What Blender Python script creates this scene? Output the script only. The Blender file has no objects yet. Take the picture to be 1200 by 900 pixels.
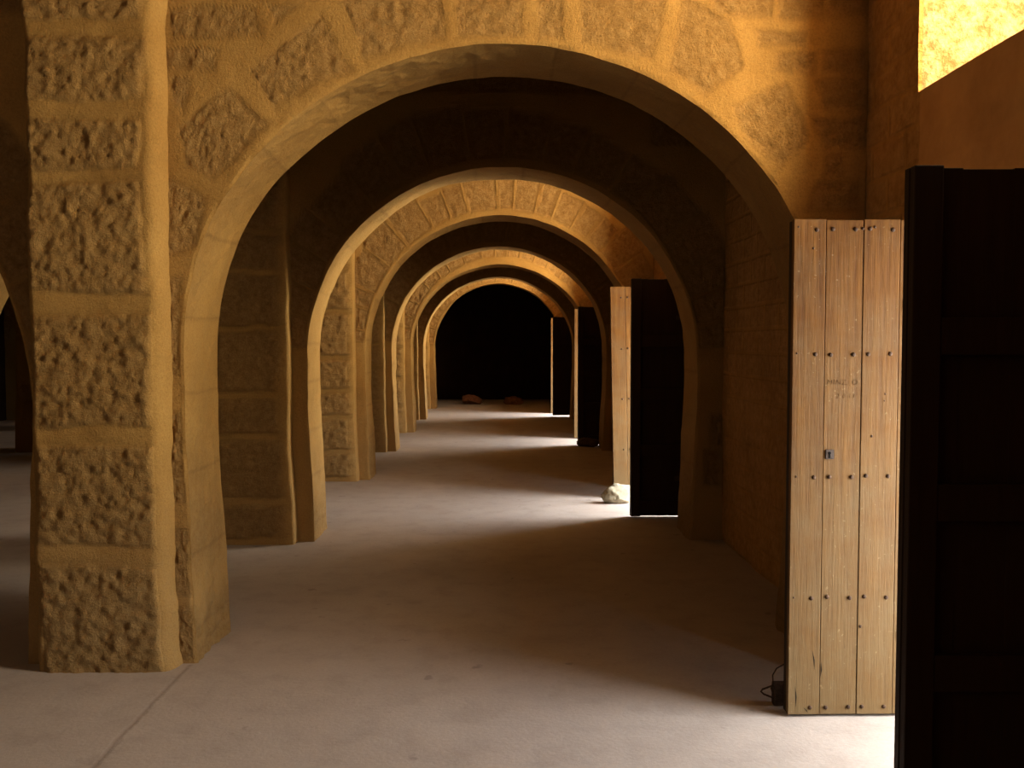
import bpy, bmesh, math, random
import numpy as np
from mathutils import Vector, Matrix

random.seed(7)
sc = bpy.context.scene
COL = sc.collection

# ------------------------------------------------------------------ noise
def _hash(ix, iy, iz, seed):
    n = (ix.astype(np.int64) * 73856093) ^ (iy.astype(np.int64) * 19349663) ^ (iz.astype(np.int64) * 83492791) ^ (seed * 2654435)
    n = (n ^ (n >> 13)) & 0x7fffffff
    n = (n * (n * n * 15731 + 789221) + 1376312589) & 0x7fffffff
    return n / float(0x7fffffff) * 2 - 1
def vnoise(p, f, seed=0):
    q = p * f + 1000.0
    i = np.floor(q); w = q - i; w = w * w * (3 - 2 * w)
    x, y, z = i[:, 0], i[:, 1], i[:, 2]
    r = 0
    for a in (0, 1):
        for b in (0, 1):
            for c in (0, 1):
                k = (w[:, 0] if a else 1 - w[:, 0]) * (w[:, 1] if b else 1 - w[:, 1]) * (w[:, 2] if c else 1 - w[:, 2])
                r = r + k * _hash(x + a, y + b, z + c, seed)
    return r
def fbm(p, f, octv=3, seed=0, gain=0.55):
    s = 0; a = 1.0
    for o in range(octv):
        s = s + a * vnoise(p, f * 2 ** o, seed + o); a *= gain
    return s
def sstep(a, b, x):
    t = np.clip((x - a) / (b - a), 0, 1); return t * t * (3 - 2 * t)

# ------------------------------------------------------------------ materials
def new_mat(name):
    m = bpy.data.materials.new(name); m.use_nodes = True
    nt = m.node_tree
    for n in list(nt.nodes): nt.nodes.remove(n)
    out = nt.nodes.new('ShaderNodeOutputMaterial'); b = nt.nodes.new('ShaderNodeBsdfPrincipled')
    nt.links.new(b.outputs[0], out.inputs[0])
    b.inputs['Specular IOR Level'].default_value = 0.2
    return m, nt, b
def N(nt, t, **k):
    n = nt.nodes.new(t)
    for a, v in k.items(): setattr(n, a, v)
    return n
def noise(nt, co, scale, detail=6, rough=0.6):
    n = N(nt, 'ShaderNodeTexNoise'); n.inputs['Scale'].default_value = scale
    n.inputs['Detail'].default_value = detail; n.inputs['Roughness'].default_value = rough
    nt.links.new(co, n.inputs['Vector']); return n.outputs['Fac']
def ramp(nt, fac, stops):
    r = N(nt, 'ShaderNodeValToRGB'); e = r.color_ramp.elements
    while len(e) < len(stops): e.new(0.5)
    for k, (p, c) in enumerate(stops):
        e[k].position = p; e[k].color = (*c, 1) if len(c) == 3 else c
    nt.links.new(fac, r.inputs[0]); return r.outputs[0]
def mix(nt, fac, a, b, mode='MIX'):
    m = N(nt, 'ShaderNodeMix', data_type='RGBA', blend_type=mode)
    for s, v in ((m.inputs[0], fac), (m.inputs[6], a), (m.inputs[7], b)):
        if hasattr(v, 'is_linked') or hasattr(v, 'links'): nt.links.new(v, s)
        else: s.default_value = v if isinstance(v, (int, float)) else (*v, 1)
    return m.outputs[2]
def mth(nt, op, a, b=0.0, c=None, clamp=False):
    m = N(nt, 'ShaderNodeMath', operation=op, use_clamp=clamp)
    for i, v in enumerate((a, b) if c is None else (a, b, c)):
        if isinstance(v, (int, float)): m.inputs[i].default_value = v
        else: nt.links.new(v, m.inputs[i])
    return m.outputs[0]
def bump(nt, h, strength, dist, bsdf, prev=None):
    b = N(nt, 'ShaderNodeBump'); b.inputs['Strength'].default_value = strength
    b.inputs['Distance'].default_value = dist
    nt.links.new(h, b.inputs['Height'])
    if prev: nt.links.new(prev, b.inputs['Normal'])
    nt.links.new(b.outputs[0], bsdf.inputs['Normal']); return b.outputs[0]

def stone_material(name, mortar, mortar2, rock, rock2, dark=1.0):
    m, nt, b = new_mat(name)
    co = N(nt, 'ShaderNodeTexCoord').outputs['Object']
    at = N(nt, 'ShaderNodeAttribute', attribute_name='stone').outputs['Fac']
    n1 = noise(nt, co, 2.2, 8); n2 = noise(nt, co, 21, 8, .75); n3 = noise(nt, co, 90, 6, .75)
    cm = mix(nt, ramp(nt, n1, [(.3, (0, 0, 0)), (.7, (1, 1, 1))]), mortar, mortar2)
    cr = mix(nt, ramp(nt, n2, [(.35, (0, 0, 0)), (.68, (1, 1, 1))]), rock, rock2)
    c = mix(nt, at, cm, cr)
    jt = N(nt, 'ShaderNodeAttribute', attribute_name='joint').outputs['Fac']
    c = mix(nt, mth(nt, 'MULTIPLY', jt, .55), c, (.17, .085, .025))  # brown joints, also painting the shadow lines around the stones
    sp = ramp(nt, n3, [(.3, (.72, .70, .68)), (.55, (1, 1, 1)), (.8, (1.12, 1.12, 1.1))])
    c = mix(nt, 0.8, c, sp, 'MULTIPLY')
    # grey damp wear towards the ground
    sx = N(nt, 'ShaderNodeSeparateXYZ'); nt.links.new(co, sx.inputs[0])
    lo = mth(nt, 'MULTIPLY', mth(nt, 'SUBTRACT', 1.15, sx.outputs[2], clamp=True), mth(nt, 'MULTIPLY', n2, 1.1), clamp=True)
    c = mix(nt, mth(nt, 'MULTIPLY', lo, .55), c, (.36, .25, .13))
    nt.links.new(c, b.inputs['Base Color']); b.inputs['Roughness'].default_value = .93
    amp = mth(nt, 'MULTIPLY_ADD', at, .8, .3)
    h = mth(nt, 'MULTIPLY', mth(nt, 'ADD', mth(nt, 'MULTIPLY', n2, .7), mth(nt, 'MULTIPLY', n3, .45)), amp)
    bump(nt, h, 1.0, .042, b)
    return m

MORT, MORT2 = (.42, .248, .072), (.33, .182, .047)
ROCK, ROCK2 = (.31, .165, .045), (.51, .31, .11)
M_stone = stone_material('golden_limestone', MORT, MORT2, ROCK, ROCK2)

def floor_material():
    m, nt, b = new_mat('worn_concrete')
    co = N(nt, 'ShaderNodeTexCoord').outputs['Object']
    n1 = noise(nt, co, .9, 6); n2 = noise(nt, co, 5, 8, .65); n3 = noise(nt, co, 60, 4)
    c = mix(nt, ramp(nt, n1, [(.3, (0, 0, 0)), (.7, (1, 1, 1))]), (.378, .312, .262), (.435, .366, .312))
    c = mix(nt, .7, c, ramp(nt, n2, [(.25, (.80, .78, .76)), (.5, (1, 1, 1)), (.8, (1.08, 1.06, 1.04))]), 'MULTIPLY')
    c = mix(nt, .35, c, ramp(nt, n3, [(.3, (.8, .8, .8)), (.7, (1.08, 1.08, 1.08))]), 'MULTIPLY')
    # small dark scuffs
    n4 = noise(nt, co, 7.0, 3, .5)
    sc_ = ramp(nt, n4, [(.69, (1, 1, 1)), (.73, (.72, .70, .72))])
    c = mix(nt, .8, c, sc_, 'MULTIPLY')
    # slab joints: along the hall beside the piers, and across it
    sx = N(nt, 'ShaderNodeSeparateXYZ'); nt.links.new(co, sx.inputs[0])
    wob = mth(nt, 'MULTIPLY', mth(nt, 'SUBTRACT', n2, .5), .05)
    jx = mth(nt, 'ABSOLUTE', mth(nt, 'ADD', mth(nt, 'ADD', sx.outputs[0], 1.53), wob))
    jm = mth(nt, 'MULTIPLY', mth(nt, 'LESS_THAN', sx.outputs[1], 4.55), mth(nt, 'SUBTRACT', 1, mth(nt, 'DIVIDE', jx, .018), clamp=True))
    c = mix(nt, mth(nt, 'MULTIPLY', jm, .38), c, (.16, .12, .09))
    nt.links.new(c, b.inputs['Base Color']); b.inputs['Roughness'].default_value = .8
    hh = mth(nt, 'SUBTRACT', mth(nt, 'ADD', mth(nt, 'MULTIPLY', n2, .5), mth(nt, 'MULTIPLY', n3, .12)), mth(nt, 'MULTIPLY', jm, .12))
    bump(nt, hh, .35, .02, b)
    return m
M_floor = floor_material()

def wood_material(name, a, bcol, worn, scratch=True):
    m, nt, b = new_mat(name)
    tc = N(nt, 'ShaderNodeTexCoord').outputs['Object']
    oi = N(nt, 'ShaderNodeObjectInfo').outputs['Random']
    mp = N(nt, 'ShaderNodeMapping'); mp.inputs['Scale'].default_value = (14, 14, .9)
    nt.links.new(tc, mp.inputs['Vector'])
    off = N(nt, 'ShaderNodeCombineXYZ'); nt.links.new(mth(nt, 'MULTIPLY', oi, 37.0), off.inputs[0]); nt.links.new(mth(nt, 'MULTIPLY', oi, 11.0), off.inputs[2])
    nt.links.new(off.outputs[0], mp.inputs['Location'])
    n1 = noise(nt, mp.outputs[0], 2.2, 8, .65)
    mp2 = N(nt, 'ShaderNodeMapping'); mp2.inputs['Scale'].default_value = (60, 60, 2.5)
    nt.links.new(tc, mp2.inputs['Vector']); n2 = noise(nt, mp2.outputs[0], 2.0, 5, .7)
    n3 = noise(nt, tc, 4.5, 6, .7)
    c = mix(nt, ramp(nt, n1, [(.32, (0, 0, 0)), (.68, (1, 1, 1))]), a, bcol)
    c = mix(nt, .7, c, ramp(nt, n2, [(.3, (.72, .68, .62)), (.55, (1, 1, 1)), (.8, (1.15, 1.15, 1.15))]), 'MULTIPLY')
    sx = N(nt, 'ShaderNodeSeparateXYZ'); nt.links.new(tc, sx.inputs[0])
    w = mth(nt, 'SUBTRACT', mth(nt, 'ADD', mth(nt, 'MULTIPLY', n3, 1.5), .12), mth(nt, 'MULTIPLY', sx.outputs[2], .42), clamp=True)
    c = mix(nt, mth(nt, 'MULTIPLY', w, .95), c, worn)
    if scratch:
        n5 = noise(nt, tc, 55, 3, .6)
        pale = mth(nt, 'MULTIPLY', mth(nt, 'GREATER_THAN', n5, .66), mth(nt, 'MULTIPLY', mth(nt, 'GREATER_THAN', n3, .5), .4))
        c = mix(nt, pale, c, (.32, .23, .12))
        n6 = noise(nt, mp.outputs[0], 5.5, 3, .6)
        dk = mth(nt, 'MULTIPLY', mth(nt, 'GREATER_THAN', n6, .69), .5)
        c = mix(nt, dk, c, (.10, .05, .02))
    nt.links.new(c, b.inputs['Base Color']); b.inputs['Roughness'].default_value = .62
    bump(nt, mth(nt, 'ADD', n2, n1), .4, .004, b)
    return m
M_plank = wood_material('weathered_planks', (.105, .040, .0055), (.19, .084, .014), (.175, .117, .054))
M_dark = wood_material('backlit_dark_wood', (.026, .010, .004), (.038, .016, .007), (.036, .02, .010), False)  # shade of the backlit inner door faces is put into this dark colour

def flat_mat(name, c, rough=.6, metal=0.0, var=.0, scale=20):
    m, nt, b = new_mat(name)
    co = N(nt, 'ShaderNodeTexCoord').outputs['Object']
    n = noise(nt, co, scale, 5)
    k = 1 - var
    cc = mix(nt, ramp(nt, n, [(.3, (0, 0, 0)), (.7, (1, 1, 1))]), tuple(v * k for v in c), tuple(min(1, v * (2 - k)) for v in c))
    nt.links.new(cc, b.inputs['Base Color'])
    b.inputs['Roughness'].default_value = rough; b.inputs['Metallic'].default_value = metal
    bump(nt, n, .5, .004, b)
    return m
M_iron = flat_mat('rusty_iron', (.085, .05, .03), .7, .5, .4, 60)
M_brass = flat_mat('worn_steel_plate', (.09, .065, .05), .7, .0, .3, 60)
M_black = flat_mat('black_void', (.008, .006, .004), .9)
M_unlit = flat_mat('unlit_wall_dark', (.020, .010, .005), .95, 0, .3, 3)  # near-black colour stands in for missing light in end room and aisle
M_pencil = flat_mat('brown_pencil', (.16, .075, .025), .9)
M_rockw = flat_mat('pale_limestone_rock', (.36, .32, .23), .95, 0, .35, 14)
M_rockr = flat_mat('reddish_block', (.17, .075, .035), .95, 0, .35, 12)
M_rockd = flat_mat('dark_rock', (.12, .07, .04), .95, 0, .35, 12)
M_plaster = None

# ------------------------------------------------------------------ helpers
def link(o, parent=None):
    COL.objects.link(o)
    if parent is not None: o.parent = parent
    return o
def mesh_from(name, V, F, mat, parent=None, attr=None, smooth=True, joint=None):
    me = bpy.data.meshes.new(name)
    me.from_pydata([tuple(v) for v in V], [], F)
    me.validate(); me.update()
    if attr is not None:
        a = me.attributes.new('stone', 'FLOAT', 'POINT'); a.data.foreach_set('value', np.asarray(attr, dtype=np.float32))
    if joint is not None:
        a = me.attributes.new('joint', 'FLOAT', 'POINT'); a.data.foreach_set('value', np.asarray(joint, dtype=np.float32))
    if smooth: me.polygons.foreach_set('use_smooth', [True] * len(me.polygons))
    me.materials.append(mat)
    return link(bpy.data.objects.new(name, me), parent)
def bm_obj(name, bm, mat, parent=None, smooth=False):
    me = bpy.data.meshes.new(name); bm.normal_update(); bm.to_mesh(me); bm.free()
    if smooth:
        for p in me.polygons: p.use_smooth = True
    me.materials.append(mat)
    return link(bpy.data.objects.new(name, me), parent)
def box(bm, x0, x1, y0, y1, z0, z1, bev=0.0):
    r = bmesh.ops.create_cube(bm, size=1.0)
    vs = r['verts']
    for v in vs:
        v.co = Vector((x0 + (v.co.x + .5) * (x1 - x0), y0 + (v.co.y + .5) * (y1 - y0), z0 + (v.co.z + .5) * (z1 - z0)))
    if bev:
        es = list({e for v in vs for e in v.link_edges})
        bmesh.ops.bevel(bm, geom=es, offset=bev, segments=2, profile=.6, affect='EDGES')
def tag(o, label=None, cat=None, group=None, kind=None):
    if label: o['label'] = label
    if cat: o['category'] = cat
    if group: o['group'] = group
    if kind: o['kind'] = kind
    return o
def empty(name, loc, rot=(0, 0, 0)):
    o = bpy.data.objects.new(name, None); o.location = loc; o.rotation_euler = rot
    o.empty_display_size = .1
    return link(o)

# ------------------------------------------------------------------ stone layout
def poly_sdf(px, pz, poly):
    """signed distance-like value (negative inside) to a convex polygon"""
    P = np.array(poly); c = P.mean(0)
    d = np.full(px.shape, -1e9)
    for i in range(len(P)):
        a, b = P[i], P[(i + 1) % len(P)]
        e = b - a; n = np.array([e[1], -e[0]]); n = n / (np.linalg.norm(n) + 1e-9)
        if np.dot(c - a, n) > 0: n = -n
        d = np.maximum(d, (px - a[0]) * n[0] + (pz - a[1]) * n[1])
    return d
H_TOP = 4.7
CAMH = 1.6

def px_poly(pts, Y):
    """photo measurements -> metres on the wall plane at depth Y"""
    s = Y / 1080.0
    out = []
    for x, y in pts:
        X = (x - 582) * s; Z = CAMH + (402 - y) * s
        out.append((X, Z))
    return out
def inset(poly, k=.0): return poly

A_STONES = [
    [(217,157),(273,110),(317,147),(253,213),(227,197)],
    [(298,90),(383,27),(412,85),(325,128)],
    [(398,-25),(508,-40),(525,50),(428,72)],
    [(531,-45),(613,-45),(611,46),(541,48)],
    [(627,-45),(656,-45),(659,50),(631,48)],
    [(680,-45),(792,-40),(762,72),(684,52)],
    [(800,5),(852,28),(866,80),(822,110),(785,85)],
    [(857,125),(915,105),(947,160),(917,196),(872,160)],
    [(207,17),(308,17),(312,48),(210,51)], [(322,13),(356,13),(330,36)],
    [(199,66),(262,66),(256,90),(199,88)], [(208,98),(229,98),(222,135),(212,125)],
    [(200,205),(246,235),(236,290),(200,300)], [(200,330),(214,325),(208,440),(198,440)], [(199,480),(211,480),(215,590),(200,590)],
    [(201,620),(220,620),(224,700),(203,700)],[(204,715),(225,715),(226,775),(205,775)],
    [(205,-25),(258,-25),(258,5),(205,5)], [(270,-25),(325,-25),(322,5),(270,5)], [(340,-25),(392,-25),(395,4),(340,6)],
    [(830,-20),(897,-20),(897,22),(830,22)], [(908,-20),(958,-20),(958,23),(908,22)], [(962,-20),(1014,-20),(1014,20),(964,22)],
    [(905,66),(950,66),(950,89),(905,87)], [(962,63),(1012,63),(1012,88),(962,87)], [(955,98),(1015,97),(1015,130),(965,130)],
    [(880,40),(940,40),(935,55),(885,55)], [(966,184),(986,184),(984,210),(966,208)], [(958,215),(1006,215),(1008,248),(950,248)],
    [(950,140),(1015,142),(1015,175),(968,176)],
    [(205,-80),(300,-80),(300,-38),(205,-38)], [(315,-80),(400,-80),(400,-38),(315,-38)], [(420,-120),(520,-120),(520,-60),(420,-60)],
    [(700,-110),(800,-110),(800,-60),(700,-60)], [(815,-80),(900,-80),(900,-32),(815,-32)], [(915,-80),(1010,-80),(1010,-32),(915,-32)],
]
P_STONES = [[(36,-60),(176,-60),(174,30),(36,30)], [(36,54),(176,52),(173,122),(36,124)], [(38,145),(170,146),(167,200),(38,202)],
            [(38,220),(168,217),(176,343),(40,340)], [(40,370),(178,368),(178,498),(40,500)], [(42,521),(180,523),(182,641),(44,638)],
            [(46,662),(186,666),(190,800),(48,800)]]

def generic_stones(xc, hs, r, x0, x1, rng, voussoirs=True):
    st = []
    if voussoirs:
        a = math.radians(2)
        while a < math.radians(176):
            w = rng.uniform(.20, .40) / (r + .2)
            a1 = min(a + w, math.radians(178))
            r0, r1 = r + .02, r + rng.uniform(.34, .46)
            g = .016 / (r + .2)
            st.append([(xc + rr * math.cos(t), hs + rr * math.sin(t)) for rr, t in ((r0, a + g), (r1, a + g), (r1, a1 - g), (r0, a1 - g))])
            a = a1
    h = .05
    while h < H_TOP:
        hh = rng.uniform(.24, .42)
        x = x0 + .02
        while x < x1 - .02:
            w = rng.uniform(.3, .6)
            xa, xb = x + .015, min(x + w, x1) - .015
            cx, cz = (xa + xb) / 2, h + hh / 2
            corners = [(xa, h + .02), (xb, h + .02), (xb, h + hh - .02), (xa, h + hh - .02)]
            ok = all((math.hypot(p[0] - xc, p[1] - hs) > r + .46) or (p[1] < hs and abs(p[0] - xc) > r + .02) for p in corners)
            if xb - xa > .05 and ok: st.append(corners)
            x += w
        h += hh
    return st

def relief(P, stones, amp=.02):
    """P Nx3 world; stones in (x,z). returns displacement & mask"""
    wx = fbm(P, 7, 2, 11) * .012; wz = fbm(P, 7, 2, 23) * .012
    px, pz = P[:, 0] + wx, P[:, 2] + wz
    best = np.full(len(P), 1e9)
    for s in stones:
        xs = [p[0] for p in s]; zs = [p[1] for p in s]
        sel = np.where((px > min(xs) - .05) & (px < max(xs) + .05) & (pz > min(zs) - .05) & (pz < max(zs) + .05))[0]
        if len(sel) == 0: continue
        d = poly_sdf(px[sel], pz[sel], s)
        best[sel] = np.minimum(best[sel], d)
    mask = sstep(.012, -.022, best)
    rough = .35 * fbm(P, 7, 2, 5, .5) + .95 * fbm(P, 26, 3, 6, .75)
    d = mask * (amp * .25 + amp * .42 * rough) + (1 - mask) * .004 * fbm(P, 6, 2, 31)
    d = d - amp * .18 * sstep(.03, .0, np.abs(best)) * (1 - mask)
    joint = sstep(.020, .006, np.abs(best - .004)) * (.55 + .45 * vnoise(P, 3, 66))
    return d, mask, joint

def wobble(P, seed=0):
    out = P.copy()
    out[:, 0] += .012 * vnoise(P, 2.3, 41 + seed) + .004 * vnoise(P, 11, 42 + seed)
    out[:, 2] += (.012 * vnoise(P, 2.1, 51 + seed) + .004 * vnoise(P, 11, 52 + seed)) * np.clip(P[:, 2], 0, 1)
    out[:, 1] += .006 * vnoise(P, 2.7, 61 + seed)
    return out

def curve_pts(xl, xr, hs, rise, x0, x1, step):
    """inner curve from left foot over to right foot, with matching outer points"""
    xc = (xl + xr) / 2; a = (xr - xl) / 2
    inner, outer = [], []
    nj = max(4, int(hs / step))
    for i in range(nj):
        h = hs * i / nj
        b = .05 * max(0, 1 - h / 1.1)
        inner.append((xl + b, h)); outer.append((x0, h))
    na = max(12, int(math.pi * a / step))
    angs = [math.pi * (1 - i / na) for i in range(na + 1)]
    for cx in (x0, x1):
        t = math.atan2((H_TOP - hs), (cx - xc))
        k = min(range(len(angs)), key=lambda j: abs(angs[j] - t)); angs[k] = t
    for t in angs:
        c, s = math.cos(t), max(0.0, math.sin(t))
        inner.append((xc + a * c, hs + rise * s))
        L = 1e9
        if c < -1e-6: L = min(L, (x0 - xc) / c)
        if c > 1e-6: L = min(L, (x1 - xc) / c)
        if s > 1e-6: L = min(L, (H_TOP - hs) / s)
        outer.append((xc + L * c, hs + L * s))
    for i in range(nj - 1, -1, -1):
        h = hs * i / nj
        b = .05 * max(0, 1 - h / 1.1)
        inner.append((xr - b, h)); outer.append((x1, h))
    return np.array(inner), np.array(outer)

def arch_module(buf, Y0, Y1, x0, x1, xl, xr, hs, rise, step, stones, amp, seed):
    inn, out = curve_pts(xl, xr, hs, rise, x0, x1, step)
    n = len(inn)
    M = max(6, int((2.1 if step < .012 else 1.3) / step))
    V, F, A, J = buf
    # front sheet
    t = (np.linspace(0, 1, M + 1) ** 1.0)[None, :, None]
    G = inn[:, None, :] * (1 - t) + out[:, None, :] * t
    P = np.stack([G[..., 0].ravel(), np.full(G[..., 0].size, Y0), G[..., 1].ravel()], 1)
    d, mask, jn = relief(P, stones, amp)
    dist = np.repeat(np.zeros((n, 1)), M + 1, 1)
    dist[:] = np.linalg.norm(G - inn[:, None, :], axis=2)
    fade = sstep(0, .03, dist.ravel())
    Pd = wobble(P, seed); Pd[:, 1] -= d * fade
    # rounded arris
    Pd[:, 1] += .005 * (1 - sstep(0, .018, dist.ravel())) * (1 + fbm(P, 9, 2, 77))
    base = len(V); V.extend(Pd.tolist()); cw = .68 if step < .012 else 1.0
    A.extend((mask * fade * cw).tolist()); J.extend((jn * fade * cw * .8).tolist())
    for i in range(n - 1):
        for j in range(M):
            a = base + i * (M + 1) + j
            F.append((a, a + 1, a + M + 2, a + M + 1))
    # soffit and jambs
    K = max(5, int((Y1 - Y0) / (step * 1.6)))
    ys = np.linspace(0, 1, K + 1)
    P = np.stack([np.repeat(inn[:, 0], K + 1), np.tile(Y0 + (Y1 - Y0) * ys, n), np.repeat(inn[:, 1], K + 1)], 1)
    Pd = wobble(P, seed)
    xc = (xl + xr) / 2
    nx = np.where(P[:, 2] < hs, np.sign(P[:, 0] - xc), (P[:, 0] - xc) / ((xr - xl) / 2))
    nz = np.where(P[:, 2] < hs, 0, (P[:, 2] - hs) / rise)
    e = np.tile(sstep(0, .12, ys) * sstep(1, .88, ys), n)
    dd = (.012 * fbm(P, 3.2, 3, 91) + (.004 + .007 * sstep(.7, .1, P[:, 2])) * fbm(P, 20, 2, 92)) * e
    Pd[:, 0] += nx * dd; Pd[:, 2] += nz * dd
    er = np.tile(np.where(ys == 0, 1.0, 0.0), n)
    Pd[:, 1] += er * .005 * (1 + fbm(P, 9, 2, 77))
    base = len(V); V.extend(Pd.tolist())
    low = sstep(.75, .1, P[:, 2] + .25 * fbm(P, 3, 2, 19))
    A.extend((.75 * low + (1 - low) * np.clip(.22 + .6 * fbm(P, 1.3, 2, 17), 0, .6) * (.4 + .6 * np.clip(1.2 - P[:, 2], 0, 1))).tolist())
    arc = np.arctan2(P[:, 2] - hs, P[:, 0] - xc) * (xr - xl) / 2
    arc = np.where(P[:, 2] < hs, P[:, 2] * 1.03 + .11, arc)
    ph = (arc / .42 + .35 * vnoise(P * np.array([1, .15, 1]), 1.7, 88)) % 1.0
    J.extend((.55 * sstep(.035, .008, np.abs(ph - .5))).tolist())
    for i in range(n - 1):
        for j in range(K):
            a = base + i * (K + 1) + j
            F.append((a, a + K + 1, a + K + 2, a + 1))
    # back sheet (coarse)
    base = len(V)
    Pi = wobble(np.stack([inn[:, 0], np.full(n, Y1), inn[:, 1]], 1), seed)
    Po = wobble(np.stack([out[:, 0], np.full(n, Y1), out[:, 1]], 1), seed)
    V.extend(Pi.tolist()); V.extend(Po.tolist()); A.extend([.3] * (2 * n)); J.extend([0.0] * (2 * n))
    for i in range(n - 1):
        F.append((base + i, base + i + 1, base + n + i + 1, base + n + i))

PIL_L, PIL_R, PIL_D = -2.235, -1.648, .12
def pilaster(Y, step, stones, amp, parent, xl=PIL_L, xr=PIL_R):
    prof = [(xl - .012, Y + .02), (xl, Y - PIL_D + .015), (xl + .018, Y - PIL_D)]
    prof += [(xl + .018 + (xr - .05 - xl - .018) * k, Y - PIL_D) for k in np.linspace(0, 1, max(4, int(.52 / step)))[1:]]
    if step < .012:
        prof += [(xr - .03, Y - PIL_D + .006), (xr - .012, Y - PIL_D + .022), (xr + .004, Y - PIL_D * .6), (xr + .012, Y - PIL_D * .3), (xr + .02, Y + .02)]
    else:
        prof[-1] = (xr - .012, Y - PIL_D)
        prof += [(xr + .002, Y - PIL_D + .010), (xr + .008, Y - PIL_D * .6), (xr + .010, Y - PIL_D * .3), (xr + .012, Y + .02)]
    prof = np.array(prof); n = len(prof)
    nh = int(H_TOP / step)
    hs = np.linspace(0, H_TOP, nh + 1)
    P = np.stack([np.tile(prof[:, 0], nh + 1), np.tile(prof[:, 1], nh + 1), np.repeat(hs, n)], 1)
    front = (np.abs(P[:, 1] - (Y - PIL_D)) < .002).astype(float)
    d, mask, jn = relief(P, stones, amp)
    Pd = P.copy(); jn = jn * front * .6
    mask = mask * front
    Pd[:, 1] -= d * front * 1.3 + .006 * vnoise(P, 2.5, 3)
    side = (P[:, 0] > xr - .06)
    # chipped arris: eats sideways where noise is high
    chip = np.clip(fbm(P * np.array([0.2, 0.2, 1]), 4.0, 3, 8), -1, 1)
    Pd[:, 0] += np.where(side, chip * (.014 if step < .012 else .006), 0) + np.where(P[:, 0] < xl + .03, .012 * fbm(P, 5, 3, 9), 0)
    Pd[:, 0] += np.where(side, .03 * sstep(.9, 0, P[:, 2]), 0)
    F = []
    for j in range(nh):
        for i in range(n - 1):
            a = j * n + i
            F.append((a, a + 1, a + n + 1, a + n))
    return mesh_from('pilaster', Pd, F, M_stone, parent, mask * (.62 if step < .012 else .8), True, jn * .7)

# wall list: front Y, back Y, arch params (xl, xr, springing, rise), step, labels
WALLS = [
 ('A', 4.57, 5.14, -1.545, 1.635, 1.56, 1.50, .0105, 'nearest golden stone arch, rough voussoirs around it and brightly lit left pier'),
 ('B', 7.40, 7.93, -1.515, 1.615, 1.50, 1.50, .026, 'dark shadowed stone arch directly behind the nearest arch'),
 ('C', 10.75, 11.30, -1.53, 1.64, 1.55, 1.53, .022, 'lit stone arch above the pale rock, ring of big blocks clearly visible'),
 ('D', 13.60, 14.15, -1.54, 1.62, 1.52, 1.50, .045, 'shadowed brown arch framed inside the ring of big lit blocks'),
 ('E', 16.50, 17.05, -1.53, 1.64, 1.55, 1.45, .024, 'lit pale arch behind the second shadowed arch, small in the distance'),
 ('F', 19.30, 19.85, -1.53, 1.62, 1.50, 1.48, .06, 'thin shadowed arch just in front of the farthest lit arch'),
 ('G', 22.50, 23.05, -1.53, 1.62, 1.50, 1.55, .032, 'farthest lit stone arch, opening onto the black end room'),
]
rng = random.Random(3)
arch_walls = {}
for (k, Y0, Y1, xl, xr, hs, rise, step, lab) in WALLS:
    V, F, A, J = [], [], [], []
    buf = (V, F, A, J)
    r = (xr - xl) / 2; xc = (xl + xr) / 2
    if k == 'A':
        st = [px_poly(s, Y0) for s in A_STONES]; amp = .012
    else:
        st = generic_stones(xc, hs, r, -2.25, 1.83, random.Random(ord(k)), True); amp = .022
    arch_module(buf, Y0, Y1, -1.95, 1.83, xl, xr, hs, rise, step, st, amp, 0)
    # left aisle arch
    hl, rl = (1.22, 1.93)
    st2 = generic_stones(-4.22, hl, 1.93, -6.60, -1.95, random.Random(ord(k) + 5), True)
    arch_module(buf, Y0, Y1, -6.60, -1.95, -6.15, -2.29, hl, rl, max(step * 1.6, .035), st2, .02, 5)
    # farther left bay
    st3 = generic_stones(-8.6, 1.6, 1.5, -10.3, -6.60, random.Random(ord(k) + 9), True)
    arch_module(buf, Y0, Y1, -10.2, -6.60, -9.9, -7.03, 1.6, 1.45, .06, st3, .02, 9)
    o = mesh_from('wall_arch', V, F, M_stone, None, A, True, J)
    tag(o, lab, 'arch', kind='structure')
    arch_walls[k] = o
    if k == 'A':
        ps = [px_poly(s, Y0 - PIL_D) for s in P_STONES] + [[(-2.2, 3.6), (-1.72, 3.6), (-1.72, 4.05), (-2.2, 4.05)], [(-2.2, 4.1), (-1.72, 4.1), (-1.72, 4.6), (-2.2, 4.6)]]
    else:
        ps = []; h = .03; rr = random.Random(ord(k) * 3)
        while h < H_TOP:
            hh = rr.uniform(.3, .6); ps.append([(-2.2, h + .03), (-1.71, h + .03), (-1.71, h + hh - .03), (-2.2, h + hh - .03)]); h += hh
    pilaster(Y0, max(.011, step * .85), ps, .0135 if k == 'A' else .022, o, PIL_L, -1.622 if k == 'A' else PIL_R)

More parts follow.
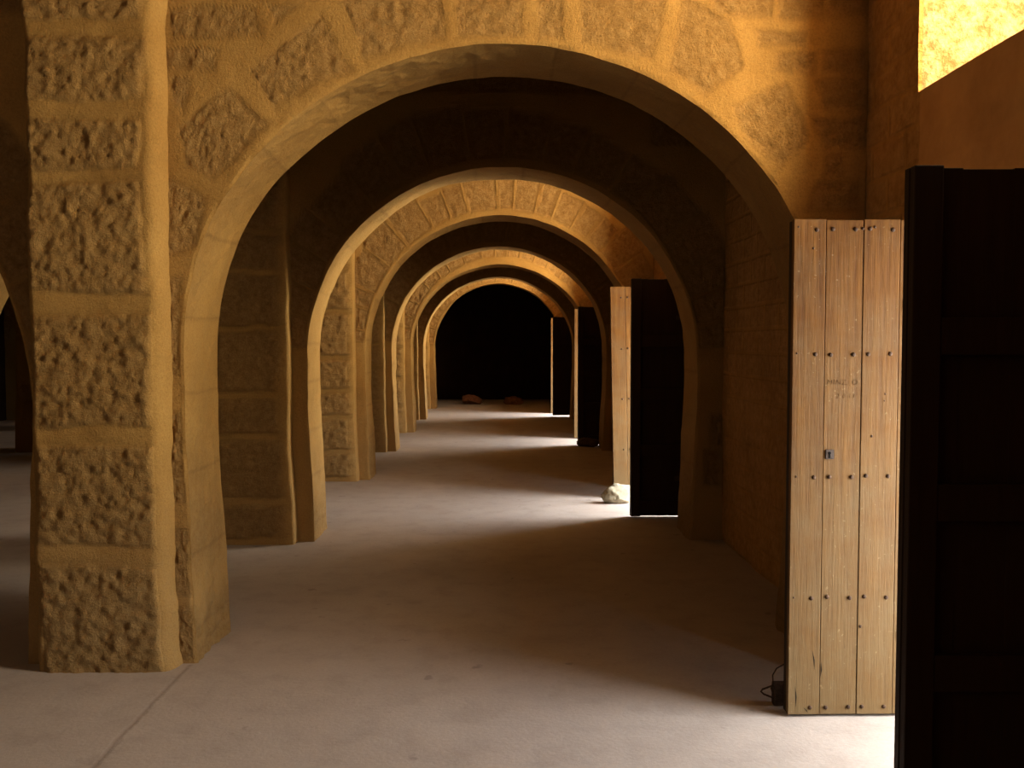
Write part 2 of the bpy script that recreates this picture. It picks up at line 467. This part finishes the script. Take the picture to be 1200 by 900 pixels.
# ------------------------------------------------------------------ right wall with door and window openings
WX, WT = 1.83, .80
DOORS = [(2.70, 3.92), (8.42, 9.52), (14.38, 15.45), (19.98, 21.0)]
WINS = [(2.45, 4.03), (8.1, 9.75), (14.35, 15.8), (20.0, 21.4)]
DH, W0, W1 = 2.14, 2.69, 4.05
Y_BACK, Y_FAR = -1.6, 26.2
def right_wall():
    V, F, A = [], [], []
    ys = sorted({Y_BACK - .3, Y_FAR + .3, *[a for d in DOORS + WINS for a in d]})
    def hole(ya, yb, za, zb):
        ym, zm = (ya + yb) / 2, (za + zb) / 2
        return any(a < ym < b and zm < DH for a, b in DOORS) or any(a < ym < b and W0 < zm < W1 for a, b in WINS)
    def refine(v, s):
        out = []
        for a, b in zip(v[:-1], v[1:]):
            n = max(1, int((b - a) / s)); out += [a + (b - a) * i / n for i in range(n)]
        return out + [v[-1]]
    ys2 = refine(ys, .06); zs2 = refine([0, DH, W0, W1, H_TOP], .06)
    ny, nz = len(ys2), len(zs2)
    Yg, Zg = np.meshgrid(ys2, zs2, indexing='ij')
    for side in (0, 1):
        P = np.stack([np.full(Yg.size, WX + side * WT), Yg.ravel(), Zg.ravel()], 1)
        if side == 0: P[:, 0] += .010 * fbm(P, 2.5, 3, 71)
        base = len(V); V.extend(P.tolist()); A.extend(np.clip(.35 + .5 * fbm(P, 2.2, 2, 13), 0, 1).tolist())
        for i in range(ny - 1):
            for j in range(nz - 1):
                if hole(ys2[i], ys2[i + 1], zs2[j], zs2[j + 1]): continue
                a = base + i * nz + j
                F.append((a, a + nz, a + nz + 1, a + 1) if side else (a, a + 1, a + nz + 1, a + nz))
    NV = ny * nz
    # reveals: join the two sheets around every hole
    def isopen(i, j):
        if i < 0 or j < 0 or i >= ny - 1 or j >= nz - 1: return False
        return hole(ys2[i], ys2[i + 1], zs2[j], zs2[j + 1])
    for i in range(ny):
        for j in range(nz):
            if i < ny - 1 and 0 < j and isopen(i, j) != isopen(i, j - 1):
                a, b = i * nz + j, (i + 1) * nz + j; F.append((a, b, b + NV, a + NV))
            if j < nz - 1 and 0 < i and isopen(i, j) != isopen(i - 1, j):
                a, b = i * nz + j, i * nz + j + 1; F.append((a, b, b + NV, a + NV))
    return V, F, A

def sidewall_material():
    m, nt, b = new_mat('side_wall_masonry')
    co = N(nt, 'ShaderNodeTexCoord').outputs['Object']
    sx = N(nt, 'ShaderNodeSeparateXYZ'); nt.links.new(co, sx.inputs[0])
    cb = N(nt, 'ShaderNodeCombineXYZ'); nt.links.new(sx.outputs[1], cb.inputs[0]); nt.links.new(sx.outputs[2], cb.inputs[1])
    br = N(nt, 'ShaderNodeTexBrick'); nt.links.new(cb.outputs[0], br.inputs['Vector'])
    br.inputs['Scale'].default_value = 1; br.inputs['Brick Width'].default_value = .36; br.inputs['Row Height'].default_value = .17
    br.inputs['Mortar Size'].default_value = .022; br.inputs['Mortar Smooth'].default_value = .8
    br.inputs['Color1'].default_value = (1, 1, 1, 1); br.inputs['Color2'].default_value = (.8, .8, .8, 1); br.inputs['Mortar'].default_value = (0, 0, 0, 1)
    n1 = noise(nt, co, 2.5, 7); n2 = noise(nt, co, 20, 7, .7)
    # plastered reveal zone beside the near door
    pl = mth(nt, 'MULTIPLY', mth(nt, 'LESS_THAN', sx.outputs[1], 4.01), mth(nt, 'GREATER_THAN', sx.outputs[1], 2.0))
    pl = mth(nt, 'MULTIPLY', pl, mth(nt, 'LESS_THAN', sx.outputs[0], 1.9))
    inner = mth(nt, 'LESS_THAN', sx.outputs[0], 1.85)
    bk = mth(nt, 'MULTIPLY', mth(nt, 'MULTIPLY', br.outputs['Fac'], .6), inner)
    rock = mix(nt, ramp(nt, n2, [(.35, (0, 0, 0)), (.65, (1, 1, 1))]), (.40, .21, .055), (.54, .31, .10))
    c = mix(nt, bk, rock, (.48, .26, .065))
    c = mix(nt, mth(nt, 'MULTIPLY', pl, .85), c, mix(nt, n1, (.48, .255, .085), (.57, .32, .12)))
    dirt = ramp(nt, n1, [(.3, (.75, .72, .7)), (.6, (1, 1, 1))])
    c = mix(nt, .8, c, dirt, 'MULTIPLY')
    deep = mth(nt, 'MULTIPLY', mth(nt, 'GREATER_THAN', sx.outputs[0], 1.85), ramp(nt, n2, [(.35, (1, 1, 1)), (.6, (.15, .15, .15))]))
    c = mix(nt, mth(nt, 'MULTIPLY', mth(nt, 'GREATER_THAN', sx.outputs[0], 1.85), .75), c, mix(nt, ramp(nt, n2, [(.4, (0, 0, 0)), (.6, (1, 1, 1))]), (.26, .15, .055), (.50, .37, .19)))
    nt.links.new(c, b.inputs['Base Color']); b.inputs['Roughness'].default_value = .93
    pk = mth(nt, 'SUBTRACT', 1.0, mth(nt, 'MULTIPLY', pl, .85))
    h = mth(nt, 'MULTIPLY', mth(nt, 'ADD', mth(nt, 'SUBTRACT', mth(nt, 'MULTIPLY', n2, .8), mth(nt, 'MULTIPLY', mth(nt, 'MULTIPLY', br.outputs['Fac'], .35), inner)), n1), pk)
    bump(nt, h, .9, .03, b)
    return m
M_side = sidewall_material()
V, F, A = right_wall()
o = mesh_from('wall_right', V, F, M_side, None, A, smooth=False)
tag(o, 'right-hand masonry wall with open doorways and high windows', 'wall', kind='structure')

# floor, ceiling and remaining shell
def slab(name, x0, x1, y0, y1, z0, z1, mat, lab, cat):
    bm = bmesh.new(); box(bm, x0, x1, y0, y1, z0, z1)
    o = bm_obj(name, bm, mat); tag(o, lab, cat, kind='structure'); return o
slab('floor', -10.6, 6.0, Y_BACK - .3, Y_FAR + .3, -.2, 0, M_floor, 'worn grey concrete floor running the length of the vaulted hall', 'floor')
slab('ceiling', -10.6, WX + WT, Y_BACK - .3, Y_FAR + .3, H_TOP, H_TOP + .2, M_stone, 'stone ceiling over the bays', 'ceiling')
slab('wall_left', -10.6, -10.2, Y_BACK - .3, Y_FAR + .3, 0, H_TOP, M_unlit, 'outer left wall of the side aisle', 'wall')
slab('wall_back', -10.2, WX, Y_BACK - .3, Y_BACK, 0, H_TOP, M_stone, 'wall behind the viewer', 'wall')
slab('wall_far', -10.2, WX, Y_FAR, Y_FAR + .3, 0, H_TOP, M_unlit, 'black unlit end wall seen through the last arch', 'wall')

# ------------------------------------------------------------------ doors
NAIL_H = [.045, .518, 1.036, 1.554, 2.075]
def add_nail(parent, x, z, y=-.001, r=.009):
    bm = bmesh.new()
    bmesh.ops.create_uvsphere(bm, u_segments=10, v_segments=6, radius=r)
    for v in bm.verts: v.co.y *= .5
    bmesh.ops.translate(bm, verts=bm.verts, vec=Vector((x, y, z)))
    return bm_obj('nail', bm, M_iron, parent, True)

def make_leaf(label, loc, w, height, outside_to_viewer, group, rotz=0, roll=0, widths=None, detail=True, gap=.012, mat=None):
    """hinge at the origin, leaf runs towards -X; local -Y faces the viewer"""
    root = empty('door_leaf', loc, (0, roll, rotz))
    tag(root, label, 'door', group, 'thing')
    s = 1 if outside_to_viewer else -1
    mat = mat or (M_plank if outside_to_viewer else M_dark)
    if widths is None: widths = [w / 4] * 4
    x = -w
    TH = .030
    y0, y1 = (0, TH) if outside_to_viewer else (.035, .035 + TH)
    edges = []
    for i, pw in enumerate(widths):
        bm = bmesh.new()
        e_ = .0012 if outside_to_viewer else -.002
        box(bm, x + e_, x + pw - e_, y0 + (.002 if i % 2 else 0), y1, gap, height - (.003 if i % 2 else 0) - (0 if outside_to_viewer else .006), .0025)
        bm_obj('plank', bm, mat, root)
        edges.append((x, x + pw)); x += pw
    # ledges / frame on the inner face
    ya, yb = (TH, TH + .035) if outside_to_viewer else (0, .035)
    for h in (.10, .62, 1.13, 1.62, height - .058):
        if h + .06 > height: continue
        bm = bmesh.new(); box(bm, -w + .085, -.02, ya + .004 * (0 if outside_to_viewer else 1), yb, h - .055, h + .055, .004)
        bm_obj('cross_rail', bm, M_dark, root)
    for xa, xb in ((-w, -w + .085),):
        bm = bmesh.new(); box(bm, xa + .001, xb, ya, yb, gap, height - .004, .004)
        bm_obj('stile', bm, M_dark, root)
    for h in (.36, height - .36):   # strap hinges reach the wall
        bm = bmesh.new()
        yf = -.006 if outside_to_viewer else -.006
        box(bm, -.20 if not outside_to_viewer else -.12, 0, yf, .0, h - .02, h + .02, .002)
        bmesh.ops.create_cone(bm, cap_ends=True, segments=12, radius1=.010, radius2=.010, depth=.07, matrix=Matrix.Translation((-.004, yf - .006, h)))
        bm_obj('hinge', bm, M_iron, root)
    if outside_to_viewer:
        for h in NAIL_H:
            for i, (a, b) in enumerate(edges):
                if i == 3 and detail: continue
                xs = [b - .04] if i == 0 else [a + .026, b - .034]
                for xx in xs: add_nail(root, xx + random.uniform(-.002, .002), h + random.uniform(-.004, .004))
    return root, edges

DW = .592
far_leaf, ed = make_leaf('pale weathered plank door leaf with nail rows and keyhole, upright beside the nearest arch',
    (1.835, 3.857, 0), DW, 2.118, True, 'pale outward faces of open door leaves', widths=[.137, .158, .155, .142])
# keyhole
bm = bmesh.new(); box(bm, -.018, .018, -.002, .001, -.020, .020, .003)
kp = bm_obj('keyhole_plate', bm, M_brass, far_leaf); kp.location = (1.403 - 1.83, -.0005, 1.13)
tag(kp, 'worn metal plate around the keyhole')
bm = bmesh.new()
bmesh.ops.create_cone(bm, cap_ends=True, segments=16, radius1=.006, radius2=.006, depth=.003, matrix=Matrix.Translation((0, 0, .006)) @ Matrix.Rotation(math.pi / 2, 4, 'X'))
box(bm, -.0035, .0035, -.0015, .0015, -.016, .004)
kh = bm_obj('keyhole', bm, M_black, kp); kh.location = (-.002, -.002, 0)
# extra nails and knot holes seen on the leaf
for (px_, py_, r) in ((934, 266, .004), (1010, 268, .0065), (1024, 266, .006), (952, 291, .005), (934, 414, .004), (933, 560, .0045), (1023, 512, .0055), (1010, 740, .0065), (1039, 462, .004), (1038, 470, .003), (930, 705, .004)):
    X = (px_ - 582) * 3.857 / 1080 + (py_ - 402) * 2.9e-5 * 3.857 / 1080 * 0; Z = 1.6 + (402 - py_) * 3.857 / 1080
    add_nail(far_leaf, X - 1.83 + max(0, (py_ - 402)) * 5e-5, Z, -.0005, r)
# faint handwriting on the second plank
def scrawl(text, x, z, size):
    cu = bpy.data.curves.new('scrawl', 'FONT'); cu.body = text; cu.size = size; cu.space_character = 1.15; cu.extrude = .0002; cu.shear = .15
    cu.offset = -.0008
    ob = bpy.data.objects.new('scrawl', cu); COL.objects.link(ob)
    dg = bpy.context.evaluated_depsgraph_get(); me = bpy.data.meshes.new_from_object(ob.evaluated_get(dg))
    bpy.data.objects.remove(ob)
    for v in me.vertices:
        v.co = Vector((v.co.x, 0, v.co.y))
    me.materials.clear(); me.materials.append(M_pencil)
    o = bpy.data.objects.new('handwriting', me); link(o, far_leaf); o.location = (x, .0012, z)
    tag(o, 'faint brown handwriting')
scrawl('MINZ. O. I Y', 1.385 - 1.83, 1.425, .031)
scrawl('2 0 11', 1.425 - 1.83, 1.368, .028)
# long dark gouges
for (x0_, z0_, x1_, z1_) in ((954, 768, 957, 793), (965, 782, 964, 803), (934, 812, 935, 838), (944, 838, 950, 845)):
    a = Vector(((x0_ - 582) * 3.857 / 1080 - 1.83 + .012, 0, 1.6 + (402 - z0_) * 3.857 / 1080)); b = Vector(((x1_ - 582) * 3.857 / 1080 - 1.83 + .012, 0, 1.6 + (402 - z1_) * 3.857 / 1080))
    bm = bmesh.new()
    mid = (a + b) / 2 + Vector((.003, 0, 0)); w = Vector((.0022, 0, 0))
    vs = [bm.verts.new(p + Vector((0, -.0006, 0))) for p in (a, mid - w, b, mid + w)]
    bm.faces.new(vs)
    bm_obj('crack', bm, M_black, far_leaf)

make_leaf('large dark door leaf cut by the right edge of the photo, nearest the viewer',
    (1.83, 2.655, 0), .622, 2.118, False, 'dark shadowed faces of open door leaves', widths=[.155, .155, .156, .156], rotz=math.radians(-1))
# second lit bay
make_leaf('sunlit narrow tan door edge behind the pale rock, in the second lit bay',
    (1.83, 9.44, 0), .62, 2.19, True, 'pale outward faces of open door leaves', widths=[.15, .16, .155, .155], roll=math.radians(-1.3))
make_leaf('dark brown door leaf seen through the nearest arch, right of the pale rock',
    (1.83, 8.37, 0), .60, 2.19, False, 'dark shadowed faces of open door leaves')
# third and fourth lit bays
make_leaf('bright thin strip of door leaf in the third lit bay, beside the dark rounded stone',
    (1.83, 15.40, 0), .53, 2.17, True, 'pale outward faces of open door leaves', detail=False)
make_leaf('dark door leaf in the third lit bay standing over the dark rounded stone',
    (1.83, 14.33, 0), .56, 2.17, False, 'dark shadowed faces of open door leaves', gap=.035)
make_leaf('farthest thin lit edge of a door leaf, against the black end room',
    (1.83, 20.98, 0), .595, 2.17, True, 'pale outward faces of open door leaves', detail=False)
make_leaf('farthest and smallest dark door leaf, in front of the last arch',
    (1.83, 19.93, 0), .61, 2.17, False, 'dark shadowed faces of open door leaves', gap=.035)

# ------------------------------------------------------------------ rocks
def rock(name, loc, size, mat, label, seed, blocky=.5, rotz=0, group=None):
    bm = bmesh.new(); bmesh.ops.create_icosphere(bm, subdivisions=5, radius=1)
    P = np.array([v.co[:] for v in bm.verts])
    m = np.max(np.abs(P), 1)[:, None]
    Q = P / m * blocky + P * (1 - blocky)
    n = fbm(P + seed * 3.1, 1.3, 4, seed)
    r = 1 + .16 * n + .05 * fbm(P + seed, 6, 3, seed)
    # chisel a few flat faces
    rg = random.Random(seed)
    Q = Q * r[:, None]
    for _ in range(7):
        d = np.array([rg.gauss(0, 1) for _ in range(3)]); d /= np.linalg.norm(d)
        t = rg.uniform(.72, .95); k = Q @ d
        Q -= np.outer(np.maximum(0, k - t) * .85, d)
    Q[:, 0] *= size[0] / 2; Q[:, 1] *= size[1] / 2; Q[:, 2] *= size[2] / 2
    Q[:, 2] = np.maximum(Q[:, 2], -size[2] * .36)
    Q[:, 2] -= Q[:, 2].min()
    for v, q in zip(bm.verts, Q): v.co = q
    o = bm_obj(name, bm, mat, None, True); o.location = loc; o.rotation_euler = (0, 0, rotz)
    tag(o, label, 'stone', group); return o
rock('rock', (1.205, 9.15, 0), (.27, .17, .215), M_rockw, 'pale whitish rock propped at the foot of the tan door leaf', 4, .25)
rock('rock', (1.42, 14.2, 0), (.34, .22, .17), M_rockd, 'dark rounded stone against the foot of the dark door in the third lit bay', 8, .1)
rock('stone_block', (-.66, 24.2, 0), (.56, .4, .27), M_rockr, 'left of two reddish stone blocks on the floor before the black end room', 12, .8)
rock('stone_block', (.45, 24.1, 0), (.52, .35, .24), M_rockr, 'right of two reddish stone blocks on the floor before the black end room', 15, .45)

# bent iron hook lying behind the foot of the plank door
def tube(bm, pts, r, seg=8):
    rings = []
    for i, p in enumerate(pts):
        p = Vector(p)
        t = (Vector(pts[min(i + 1, len(pts) - 1)]) - Vector(pts[max(i - 1, 0)])).normalized()
        u = t.orthogonal().normalized(); v = t.cross(u)
        rings.append([bm.verts.new(p + (u * math.cos(2 * math.pi * k / seg) + v * math.sin(2 * math.pi * k / seg)) * r) for k in range(seg)])
    for a, b in zip(rings[:-1], rings[1:]):
        best = min(range(seg), key=lambda s: (a[0].co - b[s].co).length)
        for k in range(seg):
            bm.faces.new((a[k], a[(k + 1) % seg], b[(k + 1 + best) % seg], b[(k + best) % seg]))
    bm.faces.new(rings[0]); bm.faces.new(rings[-1][::-1])
root = empty('iron_bracket', (1.24, 3.99, 0)); tag(root, 'small black bent iron bracket on the floor behind the plank door foot', 'bracket')
bm = bmesh.new()
tube(bm, [(.03, 0, .185), (-.005, 0, .165), (-.022, 0, .135), (-.020, 0, .105), (-.028, 0, .075), (-.024, 0, .062)], .003)
bm_obj('wire', bm, M_iron, root, True)
bm = bmesh.new()
tube(bm, [(.02, 0, .095), (-.03, 0, .085), (-.066, 0, .072), (-.073, 0, .062), (-.06, 0, .05), (-.02, 0, .034), (.03, 0, .022)], .0042)
bm_obj('handle', bm, M_iron, root, True)
bm = bmesh.new(); box(bm, -.018, .05, -.012, .03, 0, .10, .006)
bm_obj('body', bm, M_iron, root)

# ------------------------------------------------------------------ ground outside (bounces daylight into the doorways)
o = slab('ground', 6.0, 30, -20, 46, -.2, -.02, M_floor, 'pale ground outside the doorways', 'ground')

# ------------------------------------------------------------------ light
w = bpy.data.worlds.new('sky'); sc.world = w; w.use_nodes = True
bg = w.node_tree.nodes['Background']; bg.inputs[0].default_value = (1.0, .95, .88, 1); bg.inputs[1].default_value = 0.6

def area(name, loc, rot, sx, sy, power, col=(1, .95, .86), spread=math.pi):
    l = bpy.data.lights.new(name, 'AREA'); l.shape = 'RECTANGLE'; l.size = sx; l.size_y = sy
    l.energy = power; l.color = col; l.spread = spread
    o = bpy.data.objects.new(name, l); o.location = loc; o.rotation_euler = rot; COL.objects.link(o); return o
DOOR_P = [150, 225, 195, 245]
WIN_P = [215, 210, 220, 300]
for i, (a, b) in enumerate(DOORS):
    area('daylight_door', (WX + WT + .02, (a + b) / 2, DH / 2), (0, math.radians(90), 0), DH - .05, b - a - .04, DOOR_P[i], (.88, .97, 1.07))
for i, (a, b) in enumerate(WINS):
    b = a + (b - a) * .58   # lamp shortened to the near part, so less light passes the door leaf
    area('daylight_window', (WX + WT + .02, (a + b) / 2, (W0 + W1) / 2), (0, math.radians(90), 0), W1 - W0 - .04, b - a - .04, WIN_P[i], (1, .89, .68))

area('rear_fill', (-3.4, Y_BACK + .6, 2.6), (math.radians(90), 0, math.radians(-38)), 4.0, 2.4, 36, (1, .86, .66))  # added fill from behind the camera, lifts the wall faces

# ------------------------------------------------------------------ camera
cd = bpy.data.cameras.new('camera'); cam = bpy.data.objects.new('camera', cd); COL.objects.link(cam)
cd.lens = 32.4; cd.sensor_width = 36; cd.clip_start = .05
cam.location = (0, 0, CAMH)
cam.rotation_euler = (math.radians(90 - 2.54), 0, math.radians(-.955))
sc.camera = cam
sc.view_settings.view_transform = 'Standard'
sc.view_settings.look = 'None'
sc.view_settings.exposure = 0.2
sc.view_settings.gamma = 0.87
sc.cycles.max_bounces = 10; sc.cycles.diffuse_bounces = 8
sc.cycles.use_denoising = True
sc.cycles.sample_clamp_indirect = 6
